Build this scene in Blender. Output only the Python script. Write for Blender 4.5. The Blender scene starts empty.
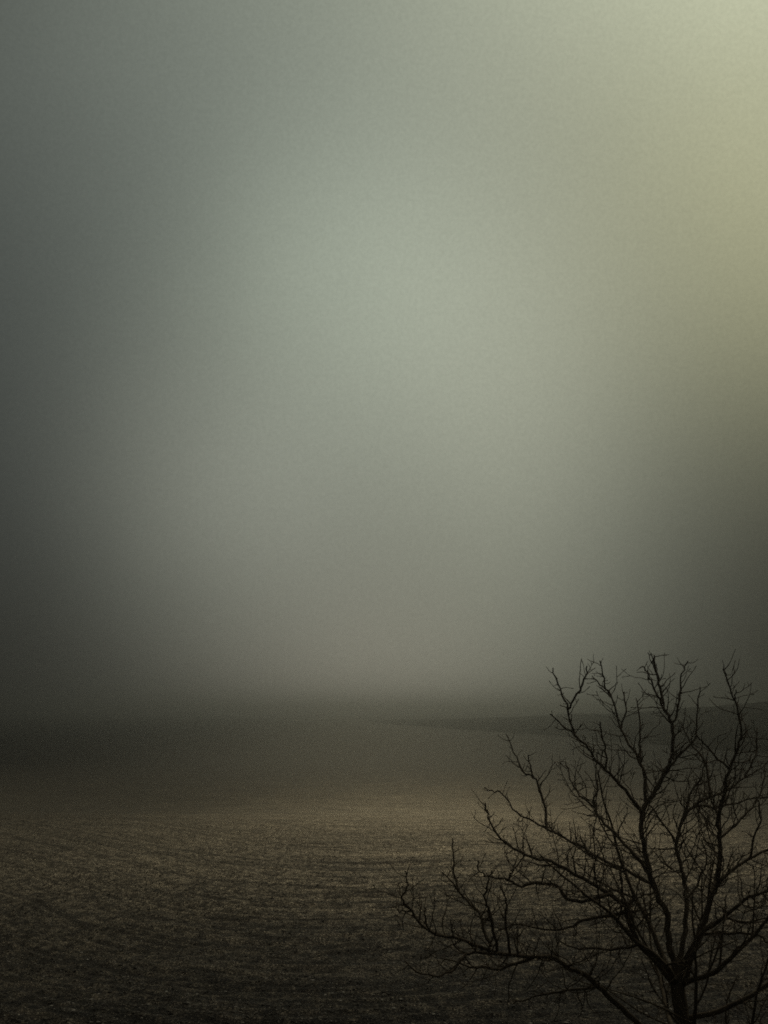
import bpy, math, random
import numpy as np
from mathutils import Vector, noise as mnoise

S = bpy.context.scene
C = S.collection
R = math.radians

# ------------------------------------------------------------------ camera
CAM_Z = 8.0
FOC = 512 / math.tan(R(20))            # focal length in pixels of the 768x1024 frame
PITCH = math.atan(203 / FOC)
cd = bpy.data.cameras.new("camera")
cam = bpy.data.objects.new("camera", cd)
C.objects.link(cam)
cam.location = (0, 0, CAM_Z)
cam.rotation_euler = (math.pi / 2 + PITCH, 0, 0)
cd.sensor_fit = 'VERTICAL'
cd.sensor_height = 24
cd.lens = 12 / math.tan(R(20))
cd.clip_end = 8000
S.camera = cam

# ------------------------------------------------------------------ sky
SUN_EL, SUN_AZ = R(56), R(42)
w = bpy.data.worlds.new("World")
S.world = w
w.use_nodes = True
nt = w.node_tree
nt.nodes.clear()
L = nt.links.new


def mth(op, a, b=None, c=None, clamp=False):
    n = nt.nodes.new('ShaderNodeMath')
    n.operation = op
    n.use_clamp = clamp
    for i, v in enumerate((a, b, c)):
        if v is None:
            continue
        if isinstance(v, (int, float)):
            n.inputs[i].default_value = v
        else:
            L(v, n.inputs[i])
    return n.outputs[0]


tc = nt.nodes.new('ShaderNodeTexCoord')
sx = nt.nodes.new('ShaderNodeSeparateXYZ')
L(tc.outputs['Generated'], sx.inputs[0])
az = mth('MULTIPLY', mth('ARCTAN2', sx.outputs[0], sx.outputs[1]), 180 / math.pi)
el = mth('MULTIPLY', mth('ARCSINE', sx.outputs[2]), 180 / math.pi)
# soft unevenness of the mist
nz = nt.nodes.new('ShaderNodeTexNoise')
nz.inputs['Scale'].default_value = 5.0
nz.inputs['Detail'].default_value = 3.0
nz.inputs['Roughness'].default_value = 0.45
L(tc.outputs['Generated'], nz.inputs['Vector'])
nf = nt.nodes.new('ShaderNodeTexNoise')
nf.inputs['Scale'].default_value = 420.0
nf.inputs['Detail'].default_value = 2.0
L(tc.outputs['Generated'], nf.inputs['Vector'])
wob = mth('MULTIPLY_ADD', nz.outputs['Fac'], 0.08, 0.96)
wob = mth('MULTIPLY', wob, mth('MULTIPLY_ADD', nf.outputs['Fac'], 0.22, 0.89))
az = mth('ADD', az, mth('MULTIPLY', mth('SUBTRACT', nz.outputs['Fac'], 0.5), 1.6))

# brighter openings in the cloud deck: azimuth, elevation, widths (degrees), radiance
LOBES = [
    (-5.43, 8.57, 6.50, 6.50, (0.1578, 0.1635, 0.1328)),
    (20.61, 31.89, 20.00, 7.71, (0.4852, 0.5101, 0.3688)),
    (18.07, 19.90, 10.28, 8.82, (0.3114, 0.3060, 0.1790)),
    (-0.16, -3.00, 6.50, 6.50, (0.2689, 0.2487, 0.2011)),
    (-5.84, 26.59, 15.15, 14.63, (0.1302, 0.1485, 0.1265)),
    (5.47, 11.70, 6.50, 11.49, (0.2181, 0.2265, 0.1765)),
    (-1.34, 17.73, 6.50, 6.50, (0.1647, 0.1853, 0.1419)),
]
BASE = (0.014, 0.014, 0.0125)
ZENITH = (0.09, 0.09, 0.08)
acc = None


def addcol(acc, fac, col):
    n = nt.nodes.new('ShaderNodeVectorMath')
    n.operation = 'SCALE'
    n.inputs[0].default_value = col
    L(fac, n.inputs['Scale'])
    if acc is None:
        return n.outputs[0]
    m = nt.nodes.new('ShaderNodeVectorMath')
    m.operation = 'ADD'
    L(acc, m.inputs[0])
    L(n.outputs[0], m.inputs[1])
    return m.outputs[0]


for a0, e0, sa, se, col in LOBES:
    p = mth('POWER', mth('DIVIDE', mth('SUBTRACT', az, a0), sa), 2.0)
    q = mth('POWER', mth('DIVIDE', mth('SUBTRACT', el, e0), se), 2.0)
    g = mth('EXPONENT', mth('MULTIPLY', mth('ADD', p, q), -1.0))
    acc = addcol(acc, mth('MULTIPLY', g, wob), col)
acc = addcol(acc, mth('MULTIPLY', wob, 1.0), BASE)
zf = mth('DIVIDE', mth('SUBTRACT', el, 38.0), 30.0, clamp=True)
acc = addcol(acc, mth('MULTIPLY', zf, wob), ZENITH)

sky = nt.nodes.new('ShaderNodeTexSky')
sky.sky_type = 'NISHITA'
sky.sun_disc = False
sky.sun_elevation = SUN_EL
sky.sun_rotation = SUN_AZ
sky.dust_density = 4.0
bg1 = nt.nodes.new('ShaderNodeBackground')
L(sky.outputs[0], bg1.inputs[0])
bg1.inputs[1].default_value = 0.06
bg2 = nt.nodes.new('ShaderNodeBackground')
L(acc, bg2.inputs[0])
bg2.inputs[1].default_value = 1.0
mx = nt.nodes.new('ShaderNodeMixShader')
mx.inputs[0].default_value = 0.97       # almost closed cloud deck
L(bg1.outputs[0], mx.inputs[1])
L(bg2.outputs[0], mx.inputs[2])
wo = nt.nodes.new('ShaderNodeOutputWorld')
L(mx.outputs[0], wo.inputs['Surface'])

# veiled sun, high to the right behind the cloud
sd = bpy.data.lights.new("sun", 'SUN')
sd.energy = 0.5
sd.angle = R(14)
sd.color = (1.0, 0.93, 0.78)
sun = bpy.data.objects.new("sun", sd)
C.objects.link(sun)
sdir = Vector((math.sin(SUN_AZ) * math.cos(SUN_EL), math.cos(SUN_AZ) * math.cos(SUN_EL), math.sin(SUN_EL)))
sun.rotation_euler = sdir.to_track_quat('Z', 'Y').to_euler()
sun.location = sdir * 300

S.view_settings.view_transform = 'Standard'
S.view_settings.look = 'None'
S.view_settings.exposure = 0.0
S.view_settings.gamma = 1.0
S.view_settings.use_curve_mapping = False
S.cycles.use_denoising = False
S.cycles.use_adaptive_sampling = False
S.cycles.pixel_filter_type = 'BLACKMAN_HARRIS'
S.cycles.filter_width = 1.75
S.cycles.max_bounces = 8
S.cycles.diffuse_bounces = 2
S.cycles.glossy_bounces = 2
S.cycles.volume_bounces = 2
S.cycles.sample_clamp_direct = 2.0
S.cycles.sample_clamp_indirect = 0.5

# ------------------------------------------------------------------ helpers
HAZE_DENSITY = 0.0036
HAZE_G = 0.97


def material(name, build):
    m = bpy.data.materials.new(name)
    m.use_nodes = True
    b = m.node_tree.nodes['Principled BSDF']
    build(m.node_tree, b)
    return m


def node(t, kind, **inp):
    n = t.nodes.new(kind)
    for k, v in inp.items():
        n.inputs[k].default_value = v
    return n


def ramp(t, fac, stops):
    n = t.nodes.new('ShaderNodeValToRGB')
    e = n.color_ramp.elements
    while len(e) < len(stops):
        e.new(0.5)
    for i, (p, c) in enumerate(stops):
        e[i].position = p
        e[i].color = (*c, 1)
    t.links.new(fac, n.inputs[0])
    return n.outputs[0]


def mesh_obj(name, verts, faces, mat, parent=None, smooth=True):
    me = bpy.data.meshes.new(name)
    verts = np.asarray(verts, np.float32)
    faces = np.asarray(faces, np.int32)
    k = faces.shape[1]
    me.vertices.add(len(verts))
    me.vertices.foreach_set('co', verts.ravel())
    me.loops.add(faces.size)
    me.loops.foreach_set('vertex_index', faces.ravel())
    me.polygons.add(len(faces))
    me.polygons.foreach_set('loop_start', np.arange(0, faces.size, k, dtype=np.int32))
    me.polygons.foreach_set('loop_total', np.full(len(faces), k, np.int32))
    me.polygons.foreach_set('use_smooth', np.full(len(faces), smooth, bool))
    me.update(calc_edges=True)
    me.validate()
    me.materials.append(mat)
    o = bpy.data.objects.new(name, me)
    C.objects.link(o)
    if parent is not None:
        o.parent = parent
    return o


# value noise, vectorised
def vnoise(x, y, seed=0):
    xi = np.floor(x).astype(np.int64)
    yi = np.floor(y).astype(np.int64)
    fx, fy = x - xi, y - yi

    def h(a, b):
        n = (a * 374761393 + b * 668265263 + seed * 1442695041) & 0xffffffff
        n = ((n ^ (n >> 13)) * 1274126177) & 0xffffffff
        n = n ^ (n >> 16)
        return (n & 0xffff) / 65535.0
    sx_, sy_ = fx * fx * (3 - 2 * fx), fy * fy * (3 - 2 * fy)
    a = h(xi, yi) * (1 - sx_) + h(xi + 1, yi) * sx_
    b = h(xi, yi + 1) * (1 - sx_) + h(xi + 1, yi + 1) * sx_
    return a * (1 - sy_) + b * sy_ - 0.5


# ------------------------------------------------------------------ terrain
PD = np.array([-60, 0, 8, 15, 22, 40, 60, 80, 95, 108, 125, 145, 170, 200, 300, 500, 900, 1600], float)
PZ = np.array([-1.2, -1.7, -2.9, -4.25, -4.84, -5.28, -5.76, -6.3, -6.78, -7.5, -8.6, -8.9, -7.9, -6.5, -4.6, -3.1, -1.7, -.6])


def hermite(x, X, Y):
    m = np.zeros_like(Y)
    d = np.diff(Y) / np.diff(X)
    m[1:-1] = np.where(d[:-1] * d[1:] > 0, 2 * d[:-1] * d[1:] / (d[:-1] + d[1:] + 1e-12), 0)
    m[0], m[-1] = d[0], d[-1]
    i = np.clip(np.searchsorted(X, x) - 1, 0, len(X) - 2)
    hh = X[i + 1] - X[i]
    t = np.clip((x - X[i]) / hh, 0, 1)
    return (Y[i] * (2 * t**3 - 3 * t**2 + 1) + m[i] * hh * (t**3 - 2 * t**2 + t)
            + Y[i + 1] * (-2 * t**3 + 3 * t**2) + m[i + 1] * hh * (t**3 - t**2))


def base_z(x, y):
    z = CAM_Z + hermite(y, PD, PZ)
    near = np.clip((y - 30) / 60, 0, 1) * np.clip((160 - y) / 40, 0, 1)
    z = z - 0.008 * x * near                       # the crest sinks a little to the right
    z = z + 0.5 * vnoise(x / 30 + 7, y / 30, 3) * np.clip((y - 10) / 60, 0, 1) * np.clip((400 - y) / 200, 0, 1)
    z = z + 1.0 * vnoise(x / 90 + 3, y / 120, 5) * np.clip((y - 150) / 150, 0, 1)
    return z


def row_phase(x, y):
    """the drilled rows bend round the left flank of the rise"""
    g = np.where(x > 0, 0.3 * x, np.where(x > -8.75, 0.3 * x + 0.12 * x * x, 6.5625 - 1.8 * (x + 8.75)))
    return y - g + 1.1 * vnoise(x / 9, y / 7, 12)


def soil_relief(x, y):
    """drilled rows and clods of the ploughed field"""
    wy = row_phase(x, y)
    row = np.sin(2 * math.pi * wy / 0.66) * (0.75 + 0.9 * vnoise(x / 2.2, wy / 1.1, 13))
    h = 0.034 * row + 0.03 * vnoise(x / 5.0 + 9, wy / 0.9, 17)
    h = h + 0.035 * vnoise(x / 0.34, y / 0.24, 14) + 0.05 * np.abs(vnoise(x / 0.16, y / 0.14, 15))
    h = h + 0.14 * vnoise(x / 3.4, y / 1.1, 16)
    fade = np.clip((y - 8) / 6, 0, 1) * np.clip((122 - y) / 45, 0, 1)
    return h * fade


def ground_z(x, y):
    return base_z(x, y) + soil_relief(x, y)


def axis(fine0, fine1, step, lo, hi, grow=1.18):
    a = list(np.arange(fine0, fine1 + 1e-6, step))
    s = step
    while a[-1] < hi:
        s = min(s * grow, 40)
        a.append(a[-1] + s)
    b = []
    v, s = fine0, step
    while v > lo:
        s = min(s * grow, 40)
        v -= s
        b.append(v)
    return np.array(b[::-1] + a)


xs = axis(-33, 33, 0.11, -1150, 1150)
ys = np.concatenate([axis(16.5, 46, 0.085, -120, 46), np.arange(46.12, 112, 0.14)])
tail = [ys[-1]]
s_ = 0.16
while tail[-1] < 1500:
    s_ = min(s_ * 1.12, 40)
    tail.append(tail[-1] + s_)
ys = np.concatenate([ys, tail[1:]])
X, Y = np.meshgrid(xs, ys)
Z = ground_z(X, Y)
nv = np.stack([X, Y, Z], -1).reshape(-1, 3)
ny, nx = X.shape
idx = np.arange(nx * ny, dtype=np.int32).reshape(ny, nx)
quads = np.stack([idx[:-1, :-1], idx[:-1, 1:], idx[1:, 1:], idx[1:, :-1]], -1).reshape(-1, 4)


def soil_build(t, b):
    geo = t.nodes.new('ShaderNodeNewGeometry')
    pos = geo.outputs['Position']
    big = node(t, 'ShaderNodeTexNoise', Scale=0.25, Detail=4.0, Roughness=0.6)
    t.links.new(pos, big.inputs['Vector'])
    mp = node(t, 'ShaderNodeMapping')
    mp.inputs['Scale'].default_value = (0.16, 1.3, 1)
    mp.inputs['Rotation'].default_value = (0, 0, R(6))
    t.links.new(pos, mp.inputs['Vector'])
    streak = node(t, 'ShaderNodeTexNoise', Scale=1.0, Detail=5.0, Roughness=0.65)
    t.links.new(mp.outputs[0], streak.inputs['Vector'])
    fine = node(t, 'ShaderNodeTexNoise', Scale=24.0, Detail=5.0, Roughness=0.75)
    t.links.new(pos, fine.inputs['Vector'])
    c1 = ramp(t, fine.outputs['Fac'], [(0.40, (0.003, 0.0025, 0.0017)), (0.50, (0.019, 0.0162, 0.0110)),
                                       (0.57, (0.060, 0.052, 0.037)), (0.64, (0.19, 0.172, 0.130))])
    m1 = node(t, 'ShaderNodeMix')
    m1.data_type = 'RGBA'
    m1.blend_type = 'MULTIPLY'
    m1.inputs[0].default_value = 1.0
    t.links.new(c1, m1.inputs['A'])
    att = t.nodes.new('ShaderNodeAttribute')
    att.attribute_name = 'row_tone'
    c2 = ramp(t, att.outputs['Fac'], [(0.12, (0.34, 0.33, 0.32)), (0.5, (0.88, 0.87, 0.85)), (0.88, (1.48, 1.45, 1.40))])
    t.links.new(c2, m1.inputs['B'])
    m2 = node(t, 'ShaderNodeMix')
    m2.data_type = 'RGBA'
    m2.blend_type = 'MULTIPLY'
    m2.inputs[0].default_value = 1.0
    t.links.new(m1.outputs['Result'], m2.inputs['A'])
    c3 = ramp(t, big.outputs['Fac'], [(0.3, (0.86, 0.86, 0.86)), (0.7, (1.12, 1.11, 1.08))])
    t.links.new(c3, m2.inputs['B'])
    # pool of light on the rise painted into soil colour, in an uneven patch
    sp0 = node(t, 'ShaderNodeSeparateXYZ')
    t.links.new(pos, sp0.inputs[0])

    def tm(op, a, b_, clamp=False):
        n_ = t.nodes.new('ShaderNodeMath')
        n_.operation = op
        n_.use_clamp = clamp
        for i_, q_ in enumerate((a, b_)):
            if isinstance(q_, (int, float)):
                n_.inputs[i_].default_value = q_
            else:
                t.links.new(q_, n_.inputs[i_])
        return n_.outputs[0]
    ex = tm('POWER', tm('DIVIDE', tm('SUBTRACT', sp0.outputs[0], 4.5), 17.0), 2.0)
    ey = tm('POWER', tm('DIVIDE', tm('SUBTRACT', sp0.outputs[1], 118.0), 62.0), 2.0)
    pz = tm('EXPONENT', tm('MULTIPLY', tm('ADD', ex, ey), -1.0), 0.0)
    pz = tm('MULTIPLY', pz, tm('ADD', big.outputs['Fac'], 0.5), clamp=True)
    glow_mix = node(t, 'ShaderNodeMix')
    glow_mix.data_type = 'RGBA'
    glow_mix.blend_type = 'MULTIPLY'
    t.links.new(pz, glow_mix.inputs[0])
    t.links.new(m2.outputs['Result'], glow_mix.inputs['A'])
    glow_mix.inputs['B'].default_value = (6.0, 5.8, 5.6, 1)
    # shade on the near ground painted into the colour, easing off up the rise
    far_lift = node(t, 'ShaderNodeMapRange')
    far_lift.interpolation_type = 'SMOOTHSTEP'
    far_lift.inputs['From Min'].default_value = 18
    far_lift.inputs['From Max'].default_value = 55
    t.links.new(sp0.outputs[1], far_lift.inputs['Value'])
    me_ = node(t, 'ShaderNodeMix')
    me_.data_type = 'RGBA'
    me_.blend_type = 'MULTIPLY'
    t.links.new(far_lift.outputs[0], me_.inputs[0])
    t.links.new(glow_mix.outputs['Result'], me_.inputs['A'])
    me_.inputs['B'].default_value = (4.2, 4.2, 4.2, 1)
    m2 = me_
    # beyond the crest: dark wintered grassland in the hollow
    sp = node(t, 'ShaderNodeSeparateXYZ')
    t.links.new(pos, sp.inputs[0])
    mr = node(t, 'ShaderNodeMapRange')
    mr.inputs['From Min'].default_value = 150
    mr.inputs['From Max'].default_value = 195
    t.links.new(sp.outputs[1], mr.inputs['Value'])
    m3 = node(t, 'ShaderNodeMix')
    m3.data_type = 'RGBA'
    t.links.new(mr.outputs[0], m3.inputs[0])
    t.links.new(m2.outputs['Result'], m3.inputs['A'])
    fx = tm('POWER', tm('DIVIDE', tm('SUBTRACT', sp0.outputs[0], 0.0), tm('ADD', tm('MULTIPLY', sp0.outputs[1], 0.055), 18.0)), 2.0)
    fp = tm('EXPONENT', tm('MULTIPLY', fx, -1.0), 0.0)
    fm = node(t, 'ShaderNodeMix')
    fm.data_type = 'RGBA'
    t.links.new(fp, fm.inputs[0])
    fm.inputs['A'].default_value = (0.008, 0.0072, 0.0048, 1)      # dark pasture
    fm.inputs['B'].default_value = (0.32, 0.295, 0.23, 1)        # far ground lightened mid-field, glow put into its colour
    t.links.new(fm.outputs['Result'], m3.inputs['B'])
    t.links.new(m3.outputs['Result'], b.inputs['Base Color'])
    b.inputs['Roughness'].default_value = 0.8
    b.inputs['Specular IOR Level'].default_value = 0.15
    bp = node(t, 'ShaderNodeBump', Strength=0.9, Distance=0.06)
    f2 = node(t, 'ShaderNodeTexNoise', Scale=14.0, Detail=5.0, Roughness=0.65)
    t.links.new(pos, f2.inputs['Vector'])
    t.links.new(f2.outputs['Fac'], bp.inputs['Height'])
    t.links.new(bp.outputs[0], b.inputs['Normal'])


M_SOIL = material('ploughed_soil', soil_build)
field = mesh_obj('field', nv, quads, M_SOIL)
tone = np.clip(0.5 + 0.12 * vnoise(X / 6.0, row_phase(X, Y) / 0.8, 41) + 0.75 * vnoise(X / 14.0, row_phase(X, Y) / 0.42, 44) + 0.10 * vnoise(X / 1.6, row_phase(X, Y) / 0.33, 42) + 1.25 * vnoise(X / 0.14, Y / 0.22, 43)
               + 0.20 * np.sin(2 * math.pi * row_phase(X, Y) / 0.66) - 0.6 * np.clip(1 - np.abs((row_phase(X, Y) % 5.0) - 2.5) / 0.22, 0, 1), 0, 1)
tone = 0.5 + (tone - 0.5) * np.clip((122 - Y) / 75, 0, 1) * np.clip((Y - 12) / 5, 0, 1)
at = field.data.attributes.new('row_tone', 'FLOAT', 'POINT')  # uneven soil tone, darker in furrows and along tramlines
at.data.foreach_set('value', tone.ravel().astype(np.float32))
field['kind'] = 'structure'
field['label'] = 'dark brown ploughed field sloping down to a low crest in fog'

# loose clods and stones lying on the ploughed soil
rng = np.random.default_rng(5)
N = 260000
u = rng.random(N)
d0, d1 = 18.0, 100.0
dist = d0 * (d1 / d0) ** (u ** 1.25)
cx = (rng.random(N) * 2 - 1) * (dist * 0.30 + 1.0)
cy = dist
keep = vnoise(cx / 1.1, cy / 0.8, 51) + 0.8 * vnoise(cx / 0.35, cy / 0.3, 52) > rng.normal(0, .35, N)   # they lie in drifts
cx, cy, dist = cx[keep], cy[keep], dist[keep]
N = len(cx)
cz = ground_z(cx, cy)
size = 0.006 + 0.026 * rng.random(N) ** 7 + 0.006 * np.minimum(dist / 30, 1.6)
OCT = np.array([[1, 0, 0], [0, 1, 0], [-1, 0, 0], [0, -1, 0], [0, 0, 1], [0, 0, -1]], float)
OF = np.array([[0, 1, 4], [1, 2, 4], [2, 3, 4], [3, 0, 4], [1, 0, 5], [2, 1, 5], [3, 2, 5], [0, 3, 5]], np.int32)
ang = rng.random(N) * 6.283
v = OCT[None] * (0.6 + 0.7 * rng.random((N, 6, 1)))
v = v + (rng.random((N, 6, 3)) - .5) * 0.5
v[:, :, 2] *= 0.6
v[:, :, 0] *= 1.0 + 0.9 * rng.random((N, 1))
ca, sa_ = np.cos(ang)[:, None], np.sin(ang)[:, None]
vx = v[:, :, 0] * ca - v[:, :, 1] * sa_
vy = v[:, :, 0] * sa_ + v[:, :, 1] * ca
vv = np.stack([vx, vy, v[:, :, 2]], -1) * size[:, None, None]
vv += np.stack([cx, cy, cz + size * 0.2], -1)[:, None]
ff = (OF[None] + (np.arange(N, dtype=np.int32) * 6)[:, None, None]).reshape(-1, 3)


def clod_build(t, b):
    geo = t.nodes.new('ShaderNodeNewGeometry')
    c = ramp(t, geo.outputs['Random Per Island'], [(0.0, (0.022, 0.019, 0.013)), (0.55, (0.080, 0.070, 0.050)),
                                                   (0.85, (0.15, 0.134, 0.098)), (1.0, (0.45, 0.42, 0.34))])
    t.links.new(c, b.inputs['Base Color'])
    b.inputs['Roughness'].default_value = 0.8
    b.inputs['Specular IOR Level'].default_value = 0.3


clods = mesh_obj('soil_clods', vv.reshape(-1, 3), ff, material('clod_soil', clod_build), smooth=False)
clods['kind'] = 'stuff'
clods['label'] = 'loose brown clods and pale stones strewn over the ploughed field'
clods['category'] = 'clods'

# ------------------------------------------------------------------ far spur of hill on the right
spine = np.array([  # x, y, base below camera, height
    (-22, 700, 0.8), (-2, 515, 2.2), (20, 400, 4.2), (39, 310, 6.2), (50, 250, 9.6), (60, 215, 13.2), (85, 175, 15.5), (130, 150, 14.0), (220, 140, 10.0)], float)
tt = np.linspace(0, len(spine) - 1, 160)
ii = np.arange(len(spine))
px_ = np.interp(tt, ii, spine[:, 0])
py_ = np.interp(tt, ii, spine[:, 1])
ph_ = np.interp(tt, ii, spine[:, 2])
k = np.ones(9) / 9
sm = lambda a: np.convolve(np.pad(a, 4, mode='edge'), k, 'valid')
px_, py_, ph_ = sm(px_), sm(py_), sm(ph_)
tx, ty = np.gradient(px_), np.gradient(py_)
ln = np.hypot(tx, ty)
nxv, nyv = -ty / ln, tx / ln
if nxv[80] > 0:
    nxv, nyv = -nxv, -nyv
cr = np.linspace(-1, 1, 41)          # -1 far side .. 1 near (left/front) side
W = 34.0
HX = px_[:, None] - nxv[:, None] * (-(cr[None] - 1)) * W
HY = py_[:, None] - nyv[:, None] * (-(cr[None] - 1)) * W
prof = np.clip(1 - np.abs(cr) ** 2.2, 0, 1)
HZ = base_z(HX, HY) - 0.6 + ph_[:, None] * prof[None] * (1 + 0.25 * vnoise(HX / 9, HY / 9, 31)) + 0.5 * vnoise(HX / 2.5, HY / 2.5, 33) * prof[None]
hv = np.stack([HX, HY, HZ], -1).reshape(-1, 3)
hi = np.arange(160 * 41, dtype=np.int32).reshape(160, 41)
hq = np.stack([hi[:-1, :-1], hi[:-1, 1:], hi[1:, 1:], hi[1:, :-1]], -1).reshape(-1, 4)


def hill_build(t, b):
    geo = t.nodes.new('ShaderNodeNewGeometry')
    n = node(t, 'ShaderNodeTexNoise', Scale=0.3, Detail=6.0, Roughness=0.6)
    t.links.new(geo.outputs['Position'], n.inputs['Vector'])
    c = ramp(t, n.outputs['Fac'], [(0.3, (0.006, 0.006, 0.004)), (0.7, (0.016, 0.015, 0.010))])
    t.links.new(c, b.inputs['Base Color'])
    b.inputs['Roughness'].default_value = 0.95
    b.inputs['Specular IOR Level'].default_value = 0.1


hill = mesh_obj('hill', hv, hq, material('far_hillside', hill_build))
hill['kind'] = 'structure'
hill['label'] = 'low dark hill spur fading to the left in the fog'

# ------------------------------------------------------------------ haze
hz_lo = float(min(Z.min(), HZ.min())) - 1.0
hz_hi = max(float(HZ.max()), CAM_Z + 1.0, float(Z.max())) + 0.6
bx = np.array([(x, y, z) for z in (hz_lo, hz_hi) for y in (-200, 1620) for x in (-1250, 1250)], float)
bf = np.array([(0, 2, 3, 1), (4, 5, 7, 6), (0, 1, 5, 4), (2, 6, 7, 3), (0, 4, 6, 2), (1, 3, 7, 5)], np.int32)
hm = bpy.data.materials.new('haze_air')
hm.use_nodes = True
hm.node_tree.nodes.clear()
pv = hm.node_tree.nodes.new('ShaderNodeVolumePrincipled')
pv.inputs['Color'].default_value = (0.84, 0.83, 0.79, 1)
pv.inputs['Density'].default_value = HAZE_DENSITY
pv.inputs['Anisotropy'].default_value = HAZE_G
ho = hm.node_tree.nodes.new('ShaderNodeOutputMaterial')
hm.node_tree.links.new(pv.outputs[0], ho.inputs['Volume'])
haze = mesh_obj('haze', bx, bf, hm, smooth=False)
haze['kind'] = 'stuff'
haze['label'] = 'grey fog filling the air over the whole field'

# ------------------------------------------------------------------ bare tree
rnd = random.Random(11)
TREE_Y = 15.0


def pt(px, py, y):
    xr, yr = (px - 384) / FOC, (512 - py) / FOC
    dy = math.cos(PITCH) - yr * math.sin(PITCH)
    dz = math.sin(PITCH) + yr * math.cos(PITCH)
    s = y / dy
    return Vector((xr * s, y, CAM_Z + dz * s))


PXM = TREE_Y / FOC                     # metres per pixel at the tree


class Tubes:
    def __init__(self):
        self.v, self.f, self.n = [], [], 0

    def add(self, pts, rad, sides=6):
        pts = [Vector(p) for p in pts]
        m = len(pts)
        up = Vector((0.3, 0.9, 0.1)).normalized()
        ring0 = self.n
        for i, p in enumerate(pts):
            t = (pts[min(i + 1, m - 1)] - pts[max(i - 1, 0)])
            if t.length < 1e-9:
                t = Vector((0, 0, 1))
            t.normalize()
            a = t.cross(up)
            if a.length < 1e-3:
                a = t.cross(Vector((1, 0, 0)))
            a.normalize()
            b = t.cross(a)
            for k_ in range(sides):
                th = 2 * math.pi * k_ / sides
                rr = rad[i]
                self.v.append(p + (a * math.cos(th) + b * math.sin(th)) * rr)
        for i in range(m - 1):
            for k_ in range(sides):
                q = ring0 + i * sides
                k2 = (k_ + 1) % sides
                self.f.append((q + k_, q + k2, q + sides + k2, q + sides + k_))
        # closing point
        self.v.append(pts[-1] + (pts[-1] - pts[-2]).normalized() * rad[-1])
        q = ring0 + (m - 1) * sides
        e = ring0 + m * sides
        for k_ in range(sides):
            k2 = (k_ + 1) % sides
            self.f.append((q + k_, q + k2, e, e))
        self.n = len(self.v)

    def build(self, name, mat, parent):
        me = bpy.data.meshes.new(name)
        me.from_pydata([tuple(v_) for v_ in self.v], [], [tuple(dict.fromkeys(f_)) for f_ in self.f])
        me.polygons.foreach_set('use_smooth', [True] * len(me.polygons))
        me.materials.append(mat)
        me.update()
        o = bpy.data.objects.new(name, me)
        C.objects.link(o)
        o.parent = parent
        o.matrix_parent_inverse = parent.matrix_world.inverted() if parent else o.matrix_parent_inverse
        return o


def smooth_path(P, sub=4, jit=0.006):
    """Catmull-Rom through the points, with a little crookedness"""
    out = []
    n = len(P)
    for i in range(n - 1):
        p0, p1, p2, p3 = P[max(i - 1, 0)], P[i], P[i + 1], P[min(i + 2, n - 1)]
        for j in range(sub):
            t = j / sub
            q = 0.5 * ((2 * p1) + (p2 - p0) * t + (2 * p0 - 5 * p1 + 4 * p2 - p3) * t * t + (3 * p1 - p0 - 3 * p2 + p3) * t**3)
            if i + j > 0:
                q = q + Vector((rnd.gauss(0, jit), rnd.gauss(0, jit), rnd.gauss(0, jit)))
            out.append(q)
    out.append(P[-1])
    return out


def rand_perp(d):
    while True:
        v_ = Vector((rnd.gauss(0, 1), rnd.gauss(0, 1), rnd.gauss(0, 1)))
        v_ = v_ - d * v_.dot(d)
        if v_.length > 0.2:
            return v_.normalized()


def twig(tb, p, d, length, r, level, uptrop=0.13):
    """one crooked twig with side shoots"""
    n = max(4, int(length / 0.055))
    step = length / n
    pts, rad = [p.copy()], [r]
    d = d.normalized()
    q = p.copy()
    for i in range(n):
        d = (d + rand_perp(d) * rnd.uniform(0.08, 0.46) + Vector((0, 0, uptrop))).normalized()
        q = q + d * step
        f_ = (i + 1) / n
        pts.append(q.copy())
        rr = r * (1 - 0.65 * f_)
        if rnd.random() < 0.22:
            rr *= 1.3                   # knots and buds
        rad.append(max(rr, 0.0026))
        if level > 0 and f_ > 0.15 and f_ < 0.97 and rnd.random() < (0.30 if level > 1 else 0.26):
            cdv = (d * rnd.uniform(0.45, 0.95) + rand_perp(d)).normalized()
            ll = length * rnd.uniform(0.25, 0.6) * (1.1 - 0.5 * f_)
            if ll > 0.05:
                twig(tb, q, cdv, ll, max(rr * 0.75, 0.0038), level - 1, uptrop * 1.2)
    if rnd.random() < 0.45:
        rad[-1] *= 1.7                  # end bud
    tb.add(pts, rad, 4 if r < 0.008 else 5)


def bark_build(t, b):
    geo = t.nodes.new('ShaderNodeNewGeometry')
    mp = node(t, 'ShaderNodeMapping')
    mp.inputs['Scale'].default_value = (1, 1, 0.25)
    t.links.new(geo.outputs['Position'], mp.inputs['Vector'])
    n = node(t, 'ShaderNodeTexNoise', Scale=22.0, Detail=6.0, Roughness=0.7)
    t.links.new(mp.outputs[0], n.inputs['Vector'])
    c = ramp(t, n.outputs['Fac'], [(0.3, (0.055, 0.043, 0.027)), (0.6, (0.15, 0.118, 0.075)), (0.8, (0.24, 0.20, 0.14))])
    t.links.new(c, b.inputs['Base Color'])
    b.inputs['Roughness'].default_value = 0.9
    b.inputs['Specular IOR Level'].default_value = 0.15
    bp = node(t, 'ShaderNodeBump', Strength=0.6, Distance=0.02)
    t.links.new(n.outputs['Fac'], bp.inputs['Height'])
    t.links.new(bp.outputs[0], b.inputs['Normal'])


M_BARK = material('bark', bark_build)

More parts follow.
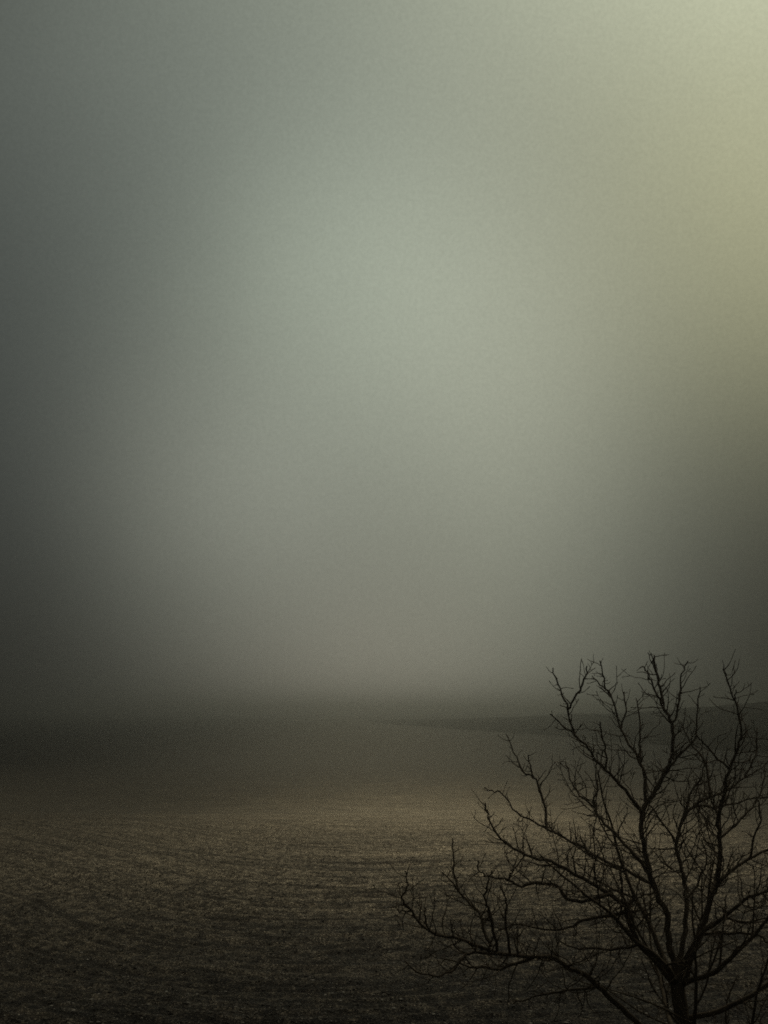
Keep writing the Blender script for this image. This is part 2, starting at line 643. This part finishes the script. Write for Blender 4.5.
# main limbs: (depth change over the limb in metres, start radius px, end radius px, [points], [side branches])
LIMBS = [
    dict(dy=-1.5, r=(6.2, 1.0), p=[(689, 1066), (665, 1045), (638, 1024), (617, 1004), (602, 990), (584, 974), (568, 967), (552, 957), (534, 957), (502, 953), (484, 949), (461, 939), (429, 932), (411, 911), (402, 898), (408, 884), (405, 871)],
         sub=[[(491, 946), (483, 928), (480, 914), (463, 897), (454, 876), (454, 858), (452, 838)],
              [(463, 897), (453, 884), (441, 872)],
              [(510, 953), (506, 920), (506, 898), (500, 885)],
              [(497, 951), (489, 912), (485, 899), (488, 884), (491, 870)],
              [(502, 953), (469, 953), (458, 965), (445, 974), (422, 974), (405, 961)],
              [(597, 987), (568, 991), (536, 996), (513, 1004)],
              [(429, 932), (426, 920), (425, 908)],
              [(534, 957), (500, 968), (470, 966), (440, 958)],
              [(411, 911), (402, 911), (396, 908)]]),
    dict(dy=-0.9, r=(6.0, 0.9), p=[(675, 985), (655, 960), (640, 945), (628, 920), (625, 905), (600, 888), (577, 875), (552, 862), (526, 855), (501, 839), (488, 817), (485, 803)],
         sub=[[(627, 912), (612, 915), (589, 918), (568, 927), (545, 930), (520, 925), (498, 930)],
              [(610, 894), (573, 902), (557, 886), (536, 883), (522, 886), (508, 880), (492, 877), (480, 872), (478, 860)],
              [(508, 880), (512, 872), (516, 862)],
              [(640, 945), (612, 950), (580, 948), (556, 940)],
              [(625, 905), (640, 897), (655, 893)]]),
    dict(dy=0.6, r=(6.4, 2.2), p=[(676, 975), (670, 945), (668, 930), (667, 912), (657, 895), (651, 875), (645, 850), (642, 832), (643, 812), (656, 790), (664, 775), (671, 760), (673, 749), (672, 724), (665, 709), (660, 689), (656, 670), (654, 655)],
         sub=[[(643, 815), (625, 790), (610, 774), (594, 758), (588, 746), (575, 735), (568, 709), (560, 690), (553, 668)],
              [(645, 808), (645, 779), (640, 760), (637, 754), (621, 730), (613, 698), (603, 687), (592, 676)],
              [(578, 738), (562, 725), (550, 714)],
              [(568, 709), (577, 695), (585, 680), (587, 666)],
              [(611, 697), (606, 689), (603, 675), (600, 661)],
              [(664, 709), (657, 695), (652, 683), (648, 675), (644, 667), (640, 668)],
              [(672, 726), (677, 711), (680, 695), (682, 674), (688, 661)],
              [(641, 762), (640, 745), (639, 719), (636, 698)],
              [(656, 790), (667, 771), (682, 752), (696, 737), (697, 715), (700, 687)],
              [(655, 888), (646, 881), (617, 866), (594, 855), (582, 847), (560, 836), (547, 829), (530, 820), (517, 812), (502, 794), (492, 791), (484, 788)],
              [(547, 829), (545, 810), (540, 790), (534, 777), (523, 771), (514, 752), (506, 734)],
              [(534, 777), (530, 765), (529, 755)],
              [(651, 875), (630, 850), (611, 830), (602, 820), (594, 807), (597, 790), (596, 770), (598, 752)],
              [(594, 807), (580, 795), (570, 778), (566, 762)],
              [(606, 770), (604, 745), (600, 722)],
              [(621, 730), (626, 712), (624, 692)]]),
    dict(dy=1.3, r=(5.2, 0.9), p=[(677, 972), (685, 930), (686, 900), (684, 880), (680, 865), (676, 843), (683, 820), (693, 807), (711, 797), (729, 790), (745, 778), (761, 768), (778, 752)],
         sub=[[(676, 843), (665, 826), (655, 812), (640, 798)],
              [(683, 820), (690, 795), (702, 775), (708, 752)],
              [(711, 797), (708, 780), (704, 760), (690, 742), (681, 722)],
              [(745, 778), (756, 755), (757, 728)],
              [(693, 807), (720, 806), (745, 800), (770, 797)],
              [(686, 900), (700, 880), (706, 860), (702, 838)]]),
    dict(dy=-0.4, r=(6.0, 1.0), p=[(680, 975), (697, 938), (705, 920), (711, 900), (718, 883), (720, 860), (719, 835), (718, 820), (724, 797), (729, 771), (735, 755), (740, 737), (737, 707), (729, 687), (726, 668)],
         sub=[[(718, 883), (732, 870), (750, 858), (768, 850), (790, 835), (810, 815), (822, 790)],
              [(733, 700), (736, 690)],
              [(719, 840), (735, 825), (748, 812), (762, 790), (765, 765)],
              [(730, 771), (715, 755), (702, 740), (696, 735)],
              [(750, 858), (754, 838), (760, 815), (758, 800)]]),
    dict(dy=-1.2, r=(4.6, 0.9), p=[(684, 985), (700, 936), (724, 918), (745, 900), (768, 890), (795, 882), (830, 872), (860, 850)],
         sub=[[(703, 934), (735, 933), (757, 934), (770, 943), (800, 945)],
              [(768, 890), (790, 860), (800, 830)],
              [(724, 918), (748, 922), (775, 915)]]),
    dict(dy=0.4, r=(4.6, 1.0), p=[(694, 1105), (725, 1092), (765, 1068), (805, 1030), (838, 980), (870, 930), (890, 890)],
         sub=[[(745, 1082), (775, 1050), (800, 1042)],
              [(752, 1077), (752, 1025), (765, 968), (775, 950)],
              [(725, 1092), (732, 1050), (726, 1010), (738, 975)]]),
]

root = bpy.data.objects.new('bare_tree', None)
C.objects.link(root)
base_px = (698, 1150)
bp0 = pt(*base_px, TREE_Y)
gz = float(ground_z(np.array([bp0.x]), np.array([TREE_Y]))[0])
root.location = (bp0.x, TREE_Y, gz)
root['label'] = 'leafless tree with spreading dark twigs in front of the ploughed field'
root['category'] = 'tree'
bpy.context.view_layer.update()

tk = Tubes()
tp = [Vector((bp0.x, TREE_Y, gz - 0.15)), Vector((bp0.x, TREE_Y, gz + 0.06))] + [pt(a, b, TREE_Y) for a, b in ((692, 1100), (688, 1066), (684, 1030), (679, 1000), (677, 978), (677, 960))]
tpp = smooth_path(tp, 4, 0.004)
nr = len(tpp)
tk.add(tpp, [PXM * np.interp(i / (nr - 1), [0, .12, .3, .8, 1], [15, 10.5, 8.2, 6.8, 3.6]) * rnd.uniform(.95, 1.06) for i in range(nr)], 12)
tk.build('trunk', M_BARK, root)


def sprout(tb, path, rads, dens, lmin, lmax, level, t0=0.2):
    acc_ = rnd.uniform(0, dens)
    n = len(path)
    for i in range(1, n - 1):
        seg = (path[i] - path[i - 1]).length
        acc_ += seg
        f_ = i / (n - 1)
        if f_ < t0:
            acc_ %= dens
            continue
        while acc_ > dens:
            acc_ -= dens
            d = (path[i + 1] - path[i - 1]).normalized()
            cdv = (d * rnd.uniform(0.2, 0.8) + rand_perp(d) + Vector((0, 0, 0.05))).normalized()
            ll = rnd.uniform(lmin, lmax) * (1.0 - 0.75 * f_)
            twig(tb, path[i], cdv, ll, min(max(rads[i] * 0.5, 0.0044), 0.0070), level, 0.085)


for li, lb in enumerate(LIMBS):
    tb, tw = Tubes(), Tubes()
    P = lb['p']
    n = len(P)
    cum = [0]
    for a, b in zip(P, P[1:]):
        cum.append(cum[-1] + math.hypot(a[0] - b[0], a[1] - b[1]))
    dep = [TREE_Y + lb['dy'] * (c_ / cum[-1]) ** 1.2 for c_ in cum]
    main3 = [pt(p_[0], p_[1], y_) for p_, y_ in zip(P, dep)]
    path = smooth_path(main3, 4, 0.007)
    m = len(path)
    r0, r1 = lb['r']
    rads = [PXM * 0.52 * (r1 + (r0 - r1) * (1 - i / (m - 1)) ** 0.9) for i in range(m)]
    rads[-1] = PXM * 0.6
    rads[-2] = min(rads[-2], PXM * 0.8)
    tb.add(path, rads, 7)
    sprout(tw, path, rads, 0.048, 0.30, 1.10, 2, 0.22)
    known = [(p_, y_) for p_, y_ in zip(P, dep)]
    for sb in lb['sub']:
        # the branch leaves its parent where the parent is, then drifts in depth
        st = min(known, key=lambda k_: math.hypot(k_[0][0] - sb[0][0], k_[0][1] - sb[0][1]))
        y0 = st[1]
        cs = [0]
        for a, b in zip(sb, sb[1:]):
            cs.append(cs[-1] + math.hypot(a[0] - b[0], a[1] - b[1]))
        slope = rnd.choice((-1, 1)) * rnd.uniform(0.25, 0.65)
        ds = [y0 + slope * c_ * PXM for c_ in cs]
        known += list(zip(sb, ds))
        sp3 = [pt(p_[0], p_[1], y_) for p_, y_ in zip(sb, ds)]
        spath = smooth_path(sp3, 4, 0.007)
        m = len(spath)
        rs = min(3.0, 1.25 + cs[-1] / 75)
        srad = [PXM * 0.62 * (0.9 + (rs - 0.9) * (1 - i / (m - 1))) * (1.25 if rnd.random() < .15 else 1) for i in range(m)]
        tb.add(spath, srad, 6)
        sprout(tw, spath, srad, 0.070, 0.16, 0.60, 1 if cs[-1] < 90 else 2, 0.15)
    o = tb.build('limb', M_BARK, root)
    t_ = tw.build('twigs', M_BARK, o)
    t_['kind'] = 'stuff'

# limbs that reach towards and away from the camera fill the round crown
for k_, (sx0, sy0, dx, dyy, dz_) in enumerate([(678, 985, -.35, -1.0, .55), (682, 985, .45, -1.0, .6),                                                (678, 980, -.5, 1.0, .75), (682, 980, .5, 1.0, .7), 
                                               (686, 1050, .2, -1.0, .25), (686, 1050, -.2, 1.0, .3),(684, 1020, 1.0, -.4, .45)]):
    tb, tw = Tubes(), Tubes()
    d = Vector((dx, dyy, dz_)).normalized()
    p = pt(sx0, sy0, TREE_Y)
    path = [p.copy()]
    for i in range(34):
        d = (d + rand_perp(d) * rnd.uniform(.02, .16) + Vector((0, 0, .022))).normalized()
        p = p + d * 0.072
        path.append(p.copy())
    m = len(path)
    rads = [PXM * (0.6 + 2.4 * (1 - i / (m - 1))) for i in range(m)]
    tb.add(path, rads, 7)
    for j in range(6, m - 4, 4):
        dd = (path[j + 1] - path[j - 1]).normalized()
        cdv = (dd * .7 + rand_perp(dd) * .8 + Vector((0, 0, .15))).normalized()
        q = path[j].copy()
        sp_ = [q.copy()]
        ns = rnd.randint(8, 15)
        for i in range(ns):
            cdv = (cdv + rand_perp(cdv) * rnd.uniform(.03, .22) + Vector((0, 0, .04))).normalized()
            q = q + cdv * 0.07
            sp_.append(q.copy())
        srad = [min(rads[j] * .6, PXM * 1.2) * (1 - .6 * i / ns) for i in range(ns + 1)]
        tb.add(sp_, srad, 6)
        sprout(tw, sp_, srad, 0.07, 0.15, 0.5, 1, 0.1)
    o = tb.build('limb', M_BARK, root)
    t_ = tw.build('twigs', M_BARK, o)
    t_['kind'] = 'stuff'
